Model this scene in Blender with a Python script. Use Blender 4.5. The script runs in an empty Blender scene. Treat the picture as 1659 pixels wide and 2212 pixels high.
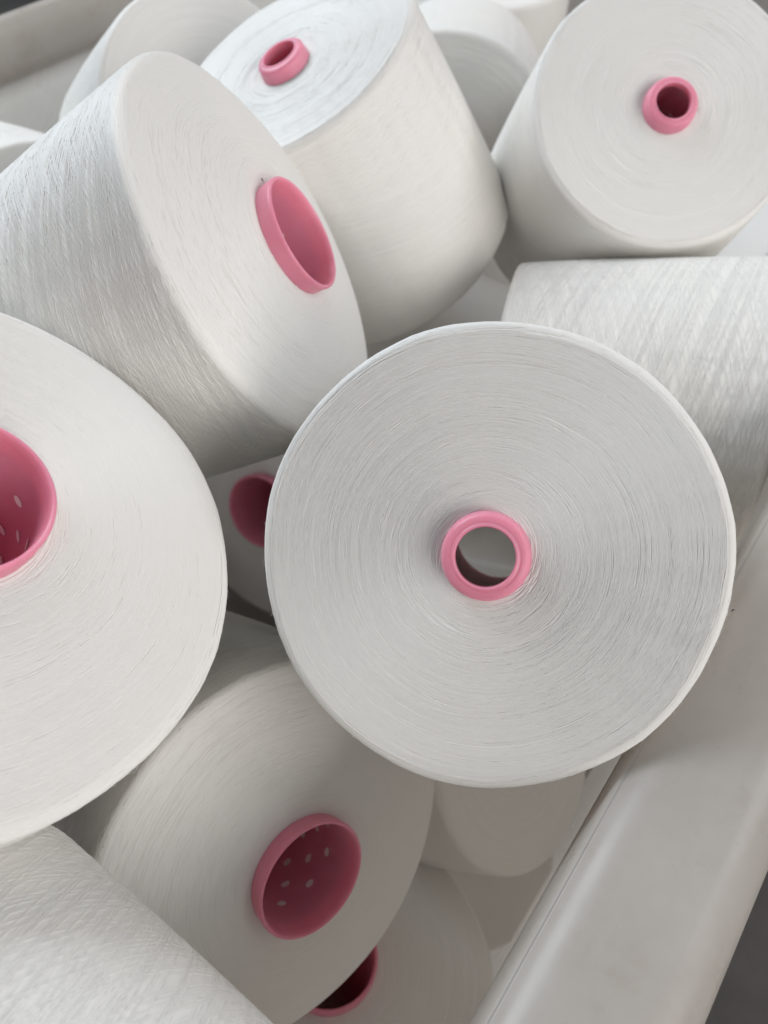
import bpy, math, random
import numpy as np
from mathutils import Vector, Matrix

# ------------------------------------------------------------------ camera, light
sc = bpy.context.scene
CZ = 1.06                                  # camera height above the floor
PITCH = math.radians(52)
cam_d = bpy.data.cameras.new('camera'); cam = bpy.data.objects.new('camera', cam_d)
sc.collection.objects.link(cam); sc.camera = cam
cam.location = (0, 0, CZ)
cam.rotation_euler = (math.radians(90) - PITCH, 0, 0)
cam_d.sensor_fit = 'VERTICAL'; cam_d.sensor_height = 36.0; cam_d.sensor_width = 27.0
cam_d.lens = 36.0 * 1657.0 / 2212.0
cam_d.clip_start = 0.01; cam_d.clip_end = 100
cam_d.dof.use_dof = True; cam_d.dof.focus_distance = 0.335; cam_d.dof.aperture_fstop = 9.0

w = bpy.data.worlds.new('World'); sc.world = w; w.use_nodes = True
w.node_tree.nodes['Background'].inputs[0].default_value = (0.87, 0.93, 1.0, 1)
w.node_tree.nodes['Background'].inputs[1].default_value = 0.21

def area(name, loc, target, size, power, col):
    d = bpy.data.lights.new(name, 'AREA'); d.shape = 'RECTANGLE'; d.size = size[0]; d.size_y = size[1]
    d.energy = power; d.color = col
    o = bpy.data.objects.new(name, d); sc.collection.objects.link(o); o.location = loc
    o.rotation_euler = (Vector(target) - Vector(loc)).to_track_quat('-Z', 'Y').to_euler()
    return o
area('window_light', (-1.6, 1.9, CZ + 1.5), (0, .4, CZ - .3), (1.6, 1.4), 62, (0.85, 0.93, 1.0))
area('ceiling_light', (.2, 2.2, CZ + 1.4), (0, .4, CZ - .3), (1.2, 1.0), 6, (1.0, 0.88, 0.80))
area('front_fill_light', (1.7, -1.6, CZ + .7), (0, .3, CZ - .4), (2.0, 1.4), 38, (1.0, 0.955, 0.92))  # added fill lamp, lifts the faces turned to the front and the lower cones
area('side_fill_light', (1.7, .35, CZ + .75), (0, .4, CZ - .3), (1.2, 1.0), 10, (0.95, 0.97, 1.0))  # added fill lamp on the right, stands for no real window

sc.view_settings.view_transform = 'Standard'; sc.view_settings.look = 'None'
sc.view_settings.exposure = 0.18; sc.view_settings.gamma = 1.0
sc.view_settings.use_curve_mapping = False
sc.cycles.use_denoising = True
sc.cycles.max_bounces = 10; sc.cycles.diffuse_bounces = 6; sc.cycles.glossy_bounces = 3

rng = np.random.default_rng(7)
C = sc.collection

# ------------------------------------------------------------------ materials
class NT:
    def __init__(s, name):
        s.m = bpy.data.materials.new(name); s.m.use_nodes = True
        s.t = s.m.node_tree; s.b = s.t.nodes['Principled BSDF']
    def n(s, typ, **kw):
        x = s.t.nodes.new(typ)
        for k, v in kw.items():
            if isinstance(k, str) and hasattr(x, k): setattr(x, k, v)
        return x
    def l(s, a, b): s.t.links.new(a, b)
    def math(s, op, a, b=None):
        x = s.n('ShaderNodeMath', operation=op)
        for i, v in enumerate((a, b)):
            if v is None: continue
            if isinstance(v, (int, float)): x.inputs[i].default_value = v
            else: s.l(v, x.inputs[i])
        return x.outputs[0]
    def noise(s, vec, scale=1, detail=2, rough=.5):
        x = s.n('ShaderNodeTexNoise'); s.l(vec, x.inputs['Vector'])
        x.inputs['Scale'].default_value = scale; x.inputs['Detail'].default_value = detail
        x.inputs['Roughness'].default_value = rough
        return x.outputs['Fac']
    def comb(s, x, y, z=0.0):
        c = s.n('ShaderNodeCombineXYZ')
        for i, v in enumerate((x, y, z)):
            if isinstance(v, (int, float)): c.inputs[i].default_value = v
            else: s.l(v, c.inputs[i])
        return c.outputs[0]
    def bump(s, h, dist, strength=1.0):
        b = s.n('ShaderNodeBump'); b.inputs['Distance'].default_value = dist
        b.inputs['Strength'].default_value = strength
        s.l(h, b.inputs['Height']); s.l(b.outputs[0], s.b.inputs['Normal'])
    def ramp(s, fac, stops):
        r = s.n('ShaderNodeValToRGB')
        while len(r.color_ramp.elements) < len(stops): r.color_ramp.elements.new(.5)
        for e, (p, c) in zip(r.color_ramp.elements, stops): e.position = p; e.color = (*c, 1)
        s.l(fac, r.inputs[0]); return r.outputs[0]

def yarn_base(m):
    b = m.b
    b.inputs['Roughness'].default_value = .62
    b.inputs['Specular IOR Level'].default_value = .32
    b.inputs['Sheen Weight'].default_value = .12
    b.inputs['Sheen Roughness'].default_value = .4
    b.inputs['Subsurface Weight'].default_value = 0.0
    b.inputs['Subsurface Radius'].default_value = (1.0, .8, .75)
    b.inputs['Subsurface Scale'].default_value = .005

YW = (.785, .768, .735)
def yarn_material(name, side):
    m = NT(name); yarn_base(m)
    uv = m.n('ShaderNodeUVMap'); uv.uv_map = 'wind'
    sp = m.n('ShaderNodeSeparateXYZ'); m.l(uv.outputs[0], sp.inputs[0])
    U, V = sp.outputs[0], sp.outputs[1]            # U = angle (rad), V = metres along the profile
    inf = m.n('ShaderNodeObjectInfo'); rnd = m.math('MULTIPLY', inf.outputs['Random'], 37.0)
    if side:
        hs = []
        for sg in (1, -1):
            q = m.math('ADD', V, m.math('MULTIPLY', U, sg * .030))   # helix: climbs 30 mm a radian
            hs.append(m.noise(m.comb(m.math('MULTIPLY', U, 1.6), m.math('MULTIPLY', q, 1100.0), rnd), 1, 1))
            hs.append(m.noise(m.comb(m.math('MULTIPLY', U, .8), m.math('MULTIPLY', q, 420.0), rnd), 1, 1))
        h = m.math('ADD', m.math('MAXIMUM', hs[0], hs[2]), m.math('MULTIPLY', m.math('MAXIMUM', hs[1], hs[3]), .45))
        m.bump(h, .0006, .15)
    else:
        w1 = m.math('ADD', V, m.math('MULTIPLY', m.noise(m.comb(m.math('MULTIPLY', U, .8), m.math('MULTIPLY', V, 20.0), rnd), 1, 1), .012))
        h1 = m.noise(m.comb(m.math('MULTIPLY', U, 2.2), m.math('MULTIPLY', w1, 1300.0), rnd), 1, 1)
        h2 = m.noise(m.comb(m.math('MULTIPLY', U, 1.6), m.math('MULTIPLY', w1, 320.0), rnd), 1, 1)
        h = m.math('ADD', h1, m.math('MULTIPLY', h2, 1.3))
        m.bump(h, .0006, .42)
    g = m.n('ShaderNodeTexCoord')
    t = m.noise(g.outputs['Object'], 14, 3)
    col = m.ramp(t, [(.3, (YW[0]*.97, YW[1]*.975, YW[2]*.99)), (.7, (YW[0]*1.01, YW[1]*1.005, YW[2]*.98))])
    m.l(col, m.b.inputs['Base Color'])
    return m.m
M_side = yarn_material('yarn_side', True)
M_face = yarn_material('yarn_face', False)
mt = NT('yarn_thread'); yarn_base(mt)
mt.b.inputs['Base Color'].default_value = (.80, .783, .75, 1)
mt.b.inputs['Roughness'].default_value = .48; mt.b.inputs['Specular IOR Level'].default_value = .36
M_thread = mt.m
mh = NT('yarn_in_hole'); mh.b.inputs['Base Color'].default_value = (.90, .86, .84, 1); mh.b.inputs['Roughness'].default_value = .8; M_hole = mh.m
mp = NT('pink_plastic')
tc = mp.n('ShaderNodeTexCoord'); t = mp.noise(tc.outputs['Object'], 60, 3)
mp.l(mp.ramp(t, [(.3, (.71, .245, .34)), (.7, (.76, .285, .38))]), mp.b.inputs['Base Color'])
mp.b.inputs['Roughness'].default_value = .42
mp.b.inputs['Subsurface Weight'].default_value = .6
mp.b.inputs['Subsurface Radius'].default_value = (1.0, .35, .4); mp.b.inputs['Subsurface Scale'].default_value = .007
M_pink = mp.m
mb = NT('bin_plastic')
tc = mb.n('ShaderNodeTexCoord'); t = mb.noise(tc.outputs['Object'], 5, 5, .6)
t3 = mb.noise(tc.outputs['Object'], 22, 6, .7)
t4 = mb.noise(tc.outputs['Object'], 140, 3, .6)
mixf = mb.math('ADD', mb.math('MULTIPLY', t, .5), mb.math('ADD', mb.math('MULTIPLY', t3, .35), mb.math('MULTIPLY', t4, .15)))
mb.l(mb.ramp(mixf, [(.36, (.46, .42, .38)), (.46, (.54, .505, .47)), (.62, (.59, .56, .53))]), mb.b.inputs['Base Color'])
t2 = mb.noise(tc.outputs['Object'], 40, 4, .6)
mb.l(mb.math('ADD', mb.math('MULTIPLY', t2, .26), .17), mb.b.inputs['Roughness'])
mb.bump(mb.noise(tc.outputs['Object'], 9, 3), .004, .25)
tl = mb.n('ShaderNodeBsdfTranslucent'); tl.inputs[0].default_value = (.80, .76, .70, 1)
mx = mb.n('ShaderNodeMixShader'); mx.inputs[0].default_value = .42           # thin polyethylene lets some light through
mb.l(mb.b.outputs[0], mx.inputs[1]); mb.l(tl.outputs[0], mx.inputs[2])
mb.l(mx.outputs[0], mb.t.nodes['Material Output'].inputs[0])
M_bin = mb.m
mf = NT('dark_floor')
tc = mf.n('ShaderNodeTexCoord'); t = mf.noise(tc.outputs['Object'], 6, 8, .65)
mf.l(mf.ramp(t, [(.3, (.045, .041, .039)), (.7, (.085, .078, .073))]), mf.b.inputs['Base Color'])
mf.b.inputs['Roughness'].default_value = .7
M_floor = mf.m
mk = NT('black_speck'); mk.b.inputs['Base Color'].default_value = (.02, .018, .016, 1); M_black = mk.m

# ------------------------------------------------------------------ mesh helpers
def mesh_obj(name, verts, faces, mat, parent=None, smooth=True, uv=None, matidx=None):
    me = bpy.data.meshes.new(name)
    verts = np.asarray(verts, np.float32); faces = np.asarray(faces, np.int32)
    k = faces.shape[1]
    me.vertices.add(len(verts)); me.vertices.foreach_set('co', verts.ravel())
    me.loops.add(faces.size); me.loops.foreach_set('vertex_index', faces.ravel())
    me.polygons.add(len(faces)); me.polygons.foreach_set('loop_start', np.arange(len(faces), dtype=np.int32) * k)
    me.update(calc_edges=True)
    if uv is not None:
        l = me.uv_layers.new(name='wind'); l.data.foreach_set('uv', np.asarray(uv, np.float32).ravel())
    for x in (mat if isinstance(mat, (list, tuple)) else [mat]): me.materials.append(x)
    if matidx is not None: me.polygons.foreach_set('material_index', np.asarray(matidx, np.int32))
    if smooth: me.shade_smooth()
    me.validate()
    o = bpy.data.objects.new(name, me); C.objects.link(o)
    if parent: o.parent = parent
    return o

def lathe(prof, n, wob=None):
    """prof: (k,2) r,z ; returns verts, quads, uv per loop; seam column duplicated"""
    prof = np.asarray(prof, float); k = len(prof)
    th = np.linspace(-math.pi, math.pi, n + 1)
    R = prof[:, 0][:, None] + np.zeros((1, n + 1)); Z = prof[:, 1][:, None] + np.zeros((1, n + 1))
    if wob is not None: R, Z = wob(R, Z, th)
    X = R * np.cos(th); Y = R * np.sin(th)
    v = np.stack([X, Y, Z], -1).reshape(-1, 3)
    i, j = np.meshgrid(np.arange(k - 1), np.arange(n), indexing='ij')
    a = i * (n + 1) + j
    f = np.stack([a, a + 1, a + n + 2, a + n + 1], -1).reshape(-1, 4)
    s = np.r_[0, np.cumsum(np.hypot(np.diff(prof[:, 0]), np.diff(prof[:, 1])))]
    UV = np.stack([np.broadcast_to(th, (k, n + 1)), np.broadcast_to(s[:, None], (k, n + 1))], -1).reshape(-1, 2)
    return v, f, UV[f].reshape(-1, 2), s

# ------------------------------------------------------------------ yarn cone
H, RS, RB, BUL = .185, .100, .115, .015
def arc(cx, cy, r, a0, a1, n):
    a = np.radians(np.linspace(a0, a1, n)); return np.c_[cx + r*np.cos(a), cy + r*np.sin(a)]
def big_face_z(r):                                   # dome of the wide end (z below 0)
    x = np.clip((r - .031) / (RB - .004 - .031), 0, 1)
    return -BUL * (1 - x**2.0) - .0
def small_face_z(r):
    x = np.clip((r - .018) / (RS - .004 - .018), 0, 1)
    return H - .0012 + .0012 * x
def profile():
    r = np.linspace(.0315, RB - .006, 26); big = np.c_[r, big_face_z(r)]
    e1 = arc(RB - .0055, .0050, .0053, -75, -4, 7)
    zs = np.linspace(.009, H - .009, 24)
    t = zs / H; side = np.c_[RB + (RS - RB) * t + .0012 * np.sin(math.pi * t), zs]
    e2 = arc(RS - .0048, H - .0055, .0052, 8, 82, 7)
    r2 = np.linspace(RS - .007, .0182, 26); sm = np.c_[r2, small_face_z(r2)]
    p = np.vstack([big, e1, side, e2, sm])
    return p, len(big) + 3, len(big) + len(e1) + len(side) + 3
PROF, I_B, I_S = profile()

def side_r(z):
    q = PROF[I_B - 3:I_S + 4]; return np.interp(z, q[:, 1], q[:, 0])

def tents(paths, norms, width, height, fade=None):
    """paths (m,n,3), outward normals (m,n,3) -> verts/faces of small rounded ridges"""
    m, n, _ = paths.shape
    tan = np.gradient(paths, axis=1); tan /= np.linalg.norm(tan, axis=-1, keepdims=True) + 1e-12
    sd = np.cross(norms, tan); sd /= np.linalg.norm(sd, axis=-1, keepdims=True) + 1e-12
    wv = (width if np.isscalar(width) else width[:, None, None])
    a = paths + sd * wv * .5; b = paths + norms * height; c = paths - sd * wv * .5
    v = np.stack([a, b, c], 2).reshape(-1, 3)
    mi, ni = np.meshgrid(np.arange(m), np.arange(n - 1), indexing='ij')
    base = (mi * n + ni) * 3
    f1 = np.stack([base, base + 3, base + 4, base + 1], -1).reshape(-1, 4)
    f2 = np.stack([base + 1, base + 4, base + 5, base + 2], -1).reshape(-1, 4)
    return v, np.vstack([f1, f2])

def face_threads(which, count, seg=24, seed=0, wid=.00055, relief=1.0):
    g = np.random.default_rng(seed)
    r0, r1 = (.034, RB - .0052) if which == 'big' else (.021, RS - .0048)
    fz = big_face_z if which == 'big' else small_face_z
    sgn = -1 if which == 'big' else 1
    # bundles: turn-rounds laid close together share an arc
    nb = max(1, count // 4)
    rb_ = np.where(g.random(nb) < .6, np.sqrt(g.uniform(r0**2, r1**2, nb)), g.uniform(r0, r1, nb))
    tb = g.uniform(-math.pi, math.pi, nb); k = g.integers(0, nb, count)
    rr = np.clip(rb_[k] + g.normal(0, .0009, count), r0, r1)
    tt = tb[k] + g.normal(0, .25, count)
    half = g.uniform(.35, 1.05, count)
    s = np.linspace(-1, 1, seg)
    th = tt[:, None] + half[:, None] * s
    slope = g.normal(0, .0016, count)
    R = rr[:, None] + slope[:, None] * s - .0022 * (half[:, None] * s)**2 * g.uniform(0, 1.5, count)[:, None]
    R = np.clip(R, r0 - .002, r1 + .001)
    lift = relief * g.uniform(.0000, .00022, count)[:, None] * (1 - s**2) - .00010 * s**2
    Z = fz(R) + sgn * lift
    p = np.stack([R*np.cos(th), R*np.sin(th), Z], -1)
    nn = np.zeros_like(p); nn[..., 2] = sgn
    return tents(p, nn, g.uniform(wid * .8, wid * 1.35, count), .00062 * relief)

def side_threads(count, seg=64, seed=0, wid=.0005, ang=.030, relief=1.0):
    g = np.random.default_rng(seed)
    t0 = g.uniform(-math.pi, math.pi, count); sg = np.where(g.random(count) < .5, 1, -1)
    an = ang * g.normal(1, .08, count)
    z = np.linspace(.0012, H - .0012, seg)[None, :] + np.zeros((count, 1))
    th = t0[:, None] + sg[:, None] * (z - .08) / an[:, None]
    # the lay flattens near the turn-rounds
    e = np.minimum(z, H - z); th = th + sg[:, None] * np.sign(z - H/2) * .22 * np.exp(-e / .010)
    lift = relief * (g.uniform(.00000, .00030, count)[:, None] + .00002 * np.sin(z * 90 + t0[:, None] * 5))
    edge = .0004 * np.exp(-e / .003)
    R = side_r(z) + lift - edge
    p = np.stack([R*np.cos(th), R*np.sin(th), z], -1)
    nn = np.stack([np.cos(th), np.sin(th), np.full_like(th, .08)], -1)
    return tents(p, nn, g.uniform(wid * .8, wid * 1.3, count), .00078 * relief)

def shoulder_threads(which, count, seg=16, seed=0, wid=.00055, relief=1.0):
    """turn-rounds lying over the rounded edge between the side and an end face"""
    g = np.random.default_rng(seed)
    nb = 26
    q = PROF[nb - 2:nb + 9] if which == 'big' else PROF[nb + 7 + 24 - 2:nb + 7 + 24 + 9]
    t = np.linspace(0, 1, len(q))
    tan = np.gradient(q, axis=0); nr = np.c_[tan[:, 1], -tan[:, 0]]; nr /= np.linalg.norm(nr, axis=1, keepdims=True)
    tt = g.uniform(.02, .98, count); th0 = g.uniform(-math.pi, math.pi, count); half = g.uniform(.25, .8, count)
    s = np.linspace(-1, 1, seg)
    T = np.clip(tt[:, None] + g.normal(0, .06, count)[:, None] * s, 0, 1); th = th0[:, None] + half[:, None] * s
    lift = relief * g.uniform(0, .0003, count)[:, None] * (1 - s**2) - .00012 * s**2
    NR, NZ = np.interp(T, t, nr[:, 0]), np.interp(T, t, nr[:, 1])
    R = np.interp(T, t, q[:, 0]) + NR * lift; Z = np.interp(T, t, q[:, 1]) + NZ * lift
    p = np.stack([R*np.cos(th), R*np.sin(th), Z], -1)
    nn = np.stack([NR*np.cos(th), NR*np.sin(th), NZ], -1)
    return tents(p, nn, g.uniform(wid * .7, wid * 1.25, count), .00045 * relief)

def fuzz(seed, count, zone):
    g = np.random.default_rng(seed); seg = 7
    th0 = g.uniform(-math.pi, math.pi, count)
    if zone == 'small': z0 = H - g.uniform(0, .006, count); r0 = side_r(z0)
    else: z0 = g.uniform(0, .006, count); r0 = side_r(z0)
    s = np.linspace(0, 1, seg)[None, :]
    L = g.uniform(.001, .0026, count)[:, None]
    th = th0[:, None] + g.normal(0, .02, count)[:, None] * s + g.normal(0, .02, count)[:, None] * s**2
    R = r0[:, None] - .001 + L * (s - .45 * s**2 * g.uniform(0, 2, count)[:, None])
    Z = z0[:, None] + g.normal(0, .0016, count)[:, None] * s
    p = np.stack([R*np.cos(th), R*np.sin(th), Z], -1)
    nn = np.zeros_like(p); nn[..., 2] = 1 if zone == 'small' else -1
    return tents(p, nn, .00009, .00006)

def tube_profile():
    zb, zs = -BUL - .0105, H + .0095
    R0, R1 = .0330, .0186
    def ro(z): return R0 + (R1 - R0) * (z - zb) / (zs - zb)
    out = [(ro(z), z) for z in np.linspace(zb + .003, zs - .007, 12)]
    top = [(.01865, zs - .0058), (.0186, zs - .0040), (.0183, zs - .0026), (.0176, zs - .0016), (.0166, zs - .0011), (.0155, zs - .0008), (.0149, zs - .0007), (.0146, zs - .0008),
           (.0142, zs - .0006), (.0138, zs - .0003), (.0134, zs - .0001), (.0131, zs), (.0128, zs - .0003), (.0126, zs - .0010), (.0125, zs - .003), (.0127, zs - .006), (.0150, zs - .009)]
    inn = [(ro(z) - .0026, z) for z in np.linspace(zs - .012, zb + .004, 14)]
    bot = [(R0 - .0022, zb + .0012), (R0 - .0016, zb + .0003), (R0 - .0009, zb), (R0 - .0002, zb + .0006), (R0 + .0001, zb + .002)]
    return np.array(out + top + inn + bot + [out[0]]), ro, zb, zs
TPROF, T_RO, T_ZB, T_ZS = tube_profile()

def frame_from(z_axis, up_hint=(0, 0, 1), roll=0.0):
    z = Vector(z_axis).normalized(); u = Vector(up_hint)
    x = u.cross(z)
    if x.length < 1e-4: x = Vector((1, 0, 0))
    x.normalize(); y = z.cross(x)
    m = Matrix((x, y, z)).transposed().to_4x4()
    return m @ Matrix.Rotation(roll, 4, 'Z')

perf_me = None
def yarn_cone(label, c, n, end, roll=0.0, tb=0, ts=0, tside=0, holes=0, seed=1, fz=None, rel=(.2, .25), dent=None, res=180, scale=1.0, group='yarn cones heaped in the bin'):
    """c: centre of the rim circle of the end that shows ('big' or 'small'), n: its outward direction; camera-relative metres"""
    n = Vector(n).normalized(); c = Vector(c) + Vector((0, 0, CZ))
    if end == 'small': z = n; o = c - n * H * scale
    else: z = -n; o = c
    root = bpy.data.objects.new('yarn_cone', None); C.objects.link(root)
    root.empty_display_size = .05
    m = frame_from(z, roll=roll) @ Matrix.Scale(scale, 4); m.translation = o; root.matrix_world = m
    root['label'] = label; root['category'] = 'yarn cone'; root['group'] = group
    g = np.random.default_rng(seed)
    ph = g.uniform(0, 6.28, 6)
    hk = g.integers(9, 46, 10); ha = g.uniform(.00001, .00006, 10); hp = g.uniform(0, 6.28, 10)
    th_d = None
    if dent is not None:
        dl = m.to_3x3().inverted() @ Vector(dent); th_d = math.atan2(dl.y, dl.x)
    def wob(R, Z, th):
        d = .0006 * np.sin(2 * th + ph[0]) + .0004 * np.sin(3 * th + ph[1]) + .0003 * np.sin(7 * th + ph[2])
        for kk, aa, pp in zip(hk, ha, hp): d = d + aa * np.sin(kk * th + pp)
        k = np.clip((R - .04) / .06, 0, 1)
        Z2 = Z + k *  (.0006 * np.sin(2 * th + ph[3]) + .0004 * np.sin(5 * th + ph[4]))
        if th_d is not None:
            dd = np.angle(np.exp(1j * (th - th_d)))
            Z2 = Z2 - np.where(Z > H * .5, .0042 * np.exp(-((R - .029) / .0085)**2 - (dd / .42)**2), 0)
        return R + d * k, Z2
    v, f, uv, s = lathe(PROF, res, wob)
    seg = np.repeat(np.arange(len(PROF) - 1), res)
    mi = np.where(seg < I_B, 1, np.where(seg < I_S, 0, 1))
    yarn = mesh_obj('yarn_winding', v, f[:, ::-1] if False else f, [M_side, M_face], root, uv=uv, matidx=mi)
    for cnt, kind in ((tb, 'big'), (ts, 'small'), (tside, 'side')):
        if not cnt: continue
        sh = shoulder_threads(kind, cnt // 7, seed=seed * 5 + 1, relief=rel[0] + .1) if kind != 'side' else None
        vv, ff = side_threads(cnt, seed=seed * 11 + 3, relief=rel[1]) if kind == 'side' else face_threads(kind, cnt, seed=seed * 7 + len(kind), relief=rel[0])
        if sh is not None: ff = np.vstack([ff, sh[1] + len(vv)]); vv = np.vstack([vv, sh[0]])
        rr_ = np.hypot(vv[:, 0], vv[:, 1]); tt_ = np.arctan2(vv[:, 1], vv[:, 0])
        R2, Z2 = wob(rr_, vv[:, 2], tt_); vv = np.c_[R2 * np.cos(tt_), R2 * np.sin(tt_), Z2]
        o_ = mesh_obj('surface_threads', vv, ff, M_thread, yarn); o_['kind'] = 'stuff'
    if fz:
        vv, ff = fuzz(seed + 99, fz[1], fz[0]); o_ = mesh_obj('stray_fibres', vv, ff, M_thread, yarn); o_['kind'] = 'stuff'
    v, f, uv, s = lathe(TPROF, 96)
    tube = mesh_obj('core_tube', v, f, M_pink, root)
    if holes:
        global perf_me
        if perf_me is None:
            a = np.linspace(0, 2 * math.pi, 13)[:-1]
            vv = np.vstack([[[0, 0, 0]], np.c_[.0027 * np.cos(a), .0021 * np.sin(a), 0 * a]])
            ff = [[0, 1 + i, 1 + (i + 1) % 12] for i in range(12)]
            po = mesh_obj('perforation', vv, ff, M_hole); perf_me = po.data; bpy.data.objects.remove(po)
        for row in range(holes):
            zz = T_ZB + .026 + row * .0115
            rr = T_RO(zz) - .0026 - .0003
            for q in range(9):
                a = 2 * math.pi * (q + .5 * (row % 2)) / 9 + ph[5]
                p = bpy.data.objects.new('perforation', perf_me); C.objects.link(p); p.parent = tube
                p.matrix_local = Matrix.Translation((rr*math.cos(a), rr*math.sin(a), zz)) @ frame_from((-math.cos(a), -math.sin(a), 0))
    return root

# ------------------------------------------------------------------ floor and bin
HR = .32                                              # camera above the rim
E1 = Vector((.6, .8, 0)).normalized(); E2 = Vector((.8, -.6, 0)).normalized()
ZR = CZ - HR
v = [(-8, -8, 0), (8, -8, 0), (8, 8, 0), (-8, 8, 0)]
fl = mesh_obj('floor', v, [[0, 1, 2, 3]], M_floor, smooth=False); fl['kind'] = 'structure'

S0, S1, A0, A1, RC = -2.676 * HR, .0469 * HR, -.45, 1.35, .10
def rr_path(d, nseg=14):
    """rounded-rectangle path at outward offset d, in (s, a)"""
    pts = []
    rad = max(RC + d, .012)
    for cx, cy, a0 in ((S1 - RC, A1 - RC, 0), (S0 + RC, A1 - RC, 90), (S0 + RC, A0 + RC, 180), (S1 - RC, A0 + RC, 270)):
        for q in range(nseg + 1):
            a = math.radians(a0 + 90 * q / nseg); pts.append((cx + rad*math.cos(a), cy + rad*math.sin(a)))
    # long sides get extra points
    out = []
    for i, p in enumerate(pts):
        q = pts[(i + 1) % len(pts)]; out.append(p)
        L = math.hypot(q[0] - p[0], q[1] - p[1])
        if L > .2:
            for t in np.linspace(0, 1, 40)[1:-1]: out.append((p[0] + (q[0] - p[0]) * t, p[1] + (q[1] - p[1]) * t))
    return out
def sweep(name, prof, parent, thin_left=1.0):
    rings = []
    for d, z in prof:
        far = rr_path(d * thin_left) if d > 0 else rr_path(d)          # the lip is narrower along the far side
        ring = []
        for (s, a), (s2, a2) in zip(rr_path(d), far):
            k = min(1.0, max(0.0, (S1 - .15 - s) / (S1 - S0 - .3)))
            ring.append(E2 * (s + (s2 - s) * k) + E1 * (a + (a2 - a) * k) + Vector((0, 0, ZR + z * (1 - .3 * k * (d > 0)))))
        rings.append(ring)
    n = len(rings[0]); v = [tuple(p) for r in rings for p in r]; f = []
    for i in range(len(rings) - 1):
        for j in range(n):
            f.append([i*n + j, i*n + (j + 1) % n, (i + 1)*n + (j + 1) % n, (i + 1)*n + j])
    return mesh_obj(name, v, f, M_bin, parent)
bin_ = bpy.data.objects.new('plastic_bin', None); C.objects.link(bin_)
bin_['label'] = 'long white plastic bin with a broad rounded lip holding the yarn cones'; bin_['category'] = 'bin'
sweep('wall', [(-.01, -ZR + .06), (.004, -.62), (.014, -.52), (.019, -.36), (.018, -.25), (.013, -.17), (.005, -.11), (.001, -.075), (-.0024, -.05), (-.0040, -.036)], bin_)
sweep('rim', [(-0.003, -0.046), (-0.0046, -0.044), (-0.0040, -0.036), (-0.0040, -0.028), (-0.003, -0.01), (-0.0024, -0.003), (-0.0014, -0.0009), (-0.0008, -0.0004), (-0.0003, -0.0007), (0.0003, -0.0002), (0.0012, 0.0008), (0.0035, 0.0028), (0.0075, 0.005), (0.013, 0.0066), (0.02, 0.0076), (0.0285, 0.0078), (0.0359, 0.007), (0.0395, 0.0067), (0.0432, 0.0068), (0.0481, 0.0052), (0.0542, 0.0016), (0.059, -0.004), (0.0627, -0.012), (0.0639, -0.022), (0.0639, -0.045), (0.0621, -0.05), (0.059, -0.05), (0.0578, -0.045), (0.0566, -0.02), (0.0322, -0.004), (0.004, -0.01)], bin_, thin_left=.35)
bt = rr_path(-.009)
vv = [tuple(E2 * s + E1 * a + Vector((0, 0, .062))) for s, a in bt]; vv.append(tuple(E2 * ((S0 + S1) / 2) + E1 * ((A0 + A1) / 2) + Vector((0, 0, .062))))
mesh_obj('bottom', vv, [[i, (i + 1) % len(bt), len(bt)] for i in range(len(bt))], M_bin, bin_, smooth=False)

# ------------------------------------------------------------------ the cones
yarn_cone('large white yarn cone in the middle, narrow end up with an open pink ring', (.0435, .1865, -.269), (-.18, -.62, .765), 'small', roll=2.0, ts=3200, tside=150, seed=1, rel=(.6, .4), fz=('small', 380), res=240)
yarn_cone('white yarn cone cut by the left edge, wide pink opening facing right', (-.163, .172, -.228), (.56, -.03, .83), 'big', tb=3300, tside=160, holes=8, seed=2, rel=(.58, .5), fz=('big', 260), res=240)
yarn_cone('white yarn cone lying on its side at upper left, criss-cross threads and oval pink opening', (-.067, .395, -.259), (.87, -.01, .5), 'big', tb=2200, tside=380, holes=6, seed=3, rel=(.35, .6), fz=('big', 300), res=240)
yarn_cone('white yarn cone at top behind the lying one, narrow end up with raised pink ring', (-.072, .601, -.240), (-.41, -.15, .90), 'small', ts=2200, tside=300, seed=4, rel=(.6, .32))
yarn_cone('white yarn cone at upper right, narrow end and dark pink hole facing the camera', (.208, .577, -.259), (.005, -.625, .78), 'small', ts=1800, tside=200, holes=14, seed=5, rel=(.4, .25))
yarn_cone('white yarn cone at bottom with a wide pink opening showing rows of perforations', (-.054, .113, -.460), (.635, -.595, .495), 'big', tb=2000, tside=300, holes=12, seed=6, rel=(.25, .6))
yarn_cone('white yarn cone lying beside the right wall below the upper right cone', (.099, .469, -.438), (-.964, .248, -.1), 'small', tside=300, seed=7, rel=(.4, .45))
yarn_cone('white yarn cone lying at the bottom left corner, only its cross-wound side showing', (-.21, .023, -.35), (-.757, .65, .067), 'small', tside=300, seed=8, rel=(.4, .42))
yarn_cone('shadowed yarn cone at the bottom edge, half hidden pink ring below the perforated one', (-.0418, .0847, -.682), (.04, .21, .97), 'big', tb=600, seed=9, scale=1.1)
yarn_cone('dark yarn cone deep between the left and middle cones, its pink opening half hidden', (-.1248, .5538, -.693), (-.465, -.751, .469), 'big', tb=600, seed=10, scale=1.3)
yarn_cone('shadowed yarn cone tucked under the middle cone beside the bin wall', (.113, .242, -.631), (.64, -.339, .689), 'small', ts=600, tside=100, seed=11)
yarn_cone('pale grey yarn cone at the top left by the far bin wall', (-.152, .718, -.320), (.471, -.646, .60), 'small', ts=500, tside=100, seed=12)
yarn_cone('yarn cone at the top centre, its shaded end turned to the camera', (.066, .81, -.410), (-.138, -.988, .069), 'big', tb=500, tside=150, seed=13)
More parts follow.
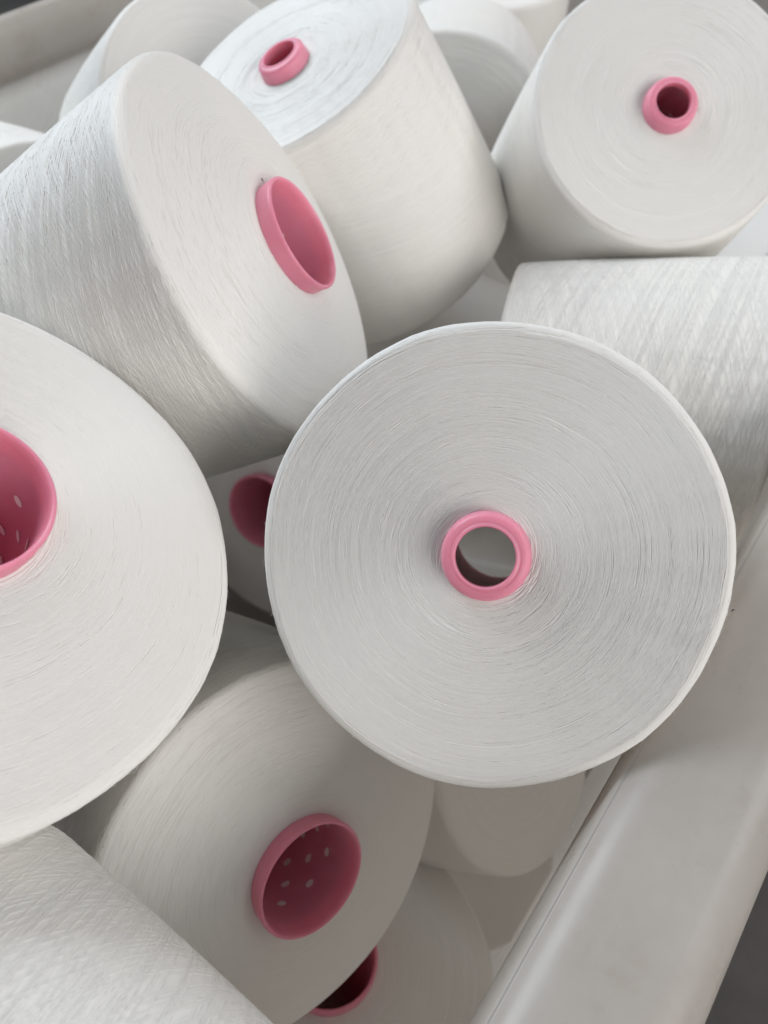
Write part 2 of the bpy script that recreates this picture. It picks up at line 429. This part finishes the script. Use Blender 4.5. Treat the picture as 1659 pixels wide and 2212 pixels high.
yarn_cone('yarn cone at the far left edge, only its upper rim in view', (-.433, .751, -.453), (-.685, .717, -.127), 'small', tside=100, seed=14)
yarn_cone('yarn cone at the right edge behind the upper right cone', (.371, .823, -.535), (-.614, -.059, .787), 'small', tside=150, seed=15)
yarn_cone('pale yarn cone at the very top behind the shaded one', (.150, 1.19, -.345), (.05, -.25, .95), 'small', ts=300, seed=19)
for q, (c_, n_, e_) in enumerate([
    ((-.025, .742, -.575), (-.877, .183, .444), 'small'),
    ((-.400, .500, -.620), (-.637, .469, .612), 'small'), ((-.285, .240, -.610), (.886, -.254, .389), 'big'),
    ((.199, .945, -.617), (-.289, .224, .931), 'big'), ((-.610, .298, -.600), (-.477, -.684, -.552), 'big'),
    ((-.089, .870, -.683), (.583, -.387, .714), 'big'), ((-.483, .245, -.733), (-.551, -.146, .822), 'small'),
    ((-.269, .647, -.759), (-.695, -.116, .709), 'big'), ((.212, .608, -.825), (-.759, -.634, .147), 'small'),
    ((-.033, 1.187, -.798), (-.996, .041, .085), 'small'), 
    ((.090, .225, -.880), (.2, -.2, .95), 'small'), ((-.273, .101, -.764), (-.061, .795, .604), 'small'), ((-.462, .482, -.739), (-.019, -.403, .915), 'small'),
    ((.168, .526, -.697), (-.144, .464, .874), 'small'),
    ((-.026, 1.070, -.556), (.329, .104, -.939), 'big'),
    ((.436, .861, -.783), (-.135, -.890, .436), 'small'), ((-.237, .025, -.558), (-.244, .685, .686), 'big'),
    ((-.029, .830, -.826), (-.648, .694, .314), 'big'), ((-.435, .144, -.590), (.615, .788, -.026), 'big'),
    ((.251, .518, -.559), (-.396, -.841, .369), 'big'), ((-.572, .250, -.771), (.900, .246, .361), 'small')]):
    yarn_cone('yarn cone buried in the shade under the top layer of the heap', c_, n_, e_, seed=30 + q, res=96, group='yarn cones buried under the top layer')

# ------------------------------------------------------------------ specks of dark lint
def fleck(label, px, t, L, wdt, ang, par=None):
    """a tiny dark scrap lying at distance t along the sight line through (px) of the 1659 x 2212 frame"""
    fw = Vector((0, math.cos(PITCH), -math.sin(PITCH))); up = Vector((0, math.sin(PITCH), math.cos(PITCH))); rt = Vector((1, 0, 0))
    d = fw + rt * ((px[0] - 829.5) / 1657) + up * (-(px[1] - 1106) / 1657)
    p = d * t + Vector((0, 0, CZ)); dn = -d.normalized()
    x = (rt * math.cos(ang) + up * math.sin(ang)); x = (x - dn * x.dot(dn)).normalized(); y = dn.cross(x)
    vs = []
    for u, v_, h in [(-1, -.8, 0), (-.2, -1, 0), (1, -.5, 0), (.9, .6, 0), (0, 1, 0), (-1, .5, 0)]:
        for hh in (-.3, .3): vs.append(tuple(x * (u * L / 2) + y * (v_ * wdt / 2) + dn * (hh * wdt)))
    fs = [[2*i, 2*((i + 1) % 6), 2*((i + 1) % 6) + 1, 2*i + 1] for i in range(6)] + [[0, 2, 4, 6], [0, 6, 8, 10], [1, 3, 5, 7], [1, 7, 9, 11]]
    o = mesh_obj('lint_speck', vs, fs, M_black, smooth=False); o.location = p
    o['label'] = label; o['category'] = 'lint'

def on_plane(px, c, n, off):
    fw = Vector((0, math.cos(PITCH), -math.sin(PITCH))); up = Vector((0, math.sin(PITCH), math.cos(PITCH)))
    d = fw + Vector((1, 0, 0)) * ((px[0] - 829.5) / 1657) + up * (-(px[1] - 1106) / 1657)
    n = Vector(n).normalized(); return (Vector(c) + n * off).dot(n) / d.dot(n)
fleck('tiny black scrap at the top of the oval pink opening of the lying cone', (567, 391), on_plane((567, 391), (-.067, .395, -.259), (.87, -.01, .5), .0150), .0030, .0010, 1.75)
fleck('tiny black speck on the left-edge cone, right of its pink opening', (212, 995), on_plane((212, 995), (-.163, .172, -.228), (.56, -.03, .83), .0112), .0007, .0006, .4)
fleck('tiny black speck low on the face of the cone cut by the left edge', (348, 1357), on_plane((348, 1357), (-.163, .172, -.228), (.56, -.03, .83), .0072), .0006, .0005, .4)
fleck('tiny dark scrap at the right rim of the middle cone', (1583, 1318), on_plane((1583, 1318), (.0435, .1865, -.269), (-.18, -.62, .765), -.002), .0014, .0006, .5)
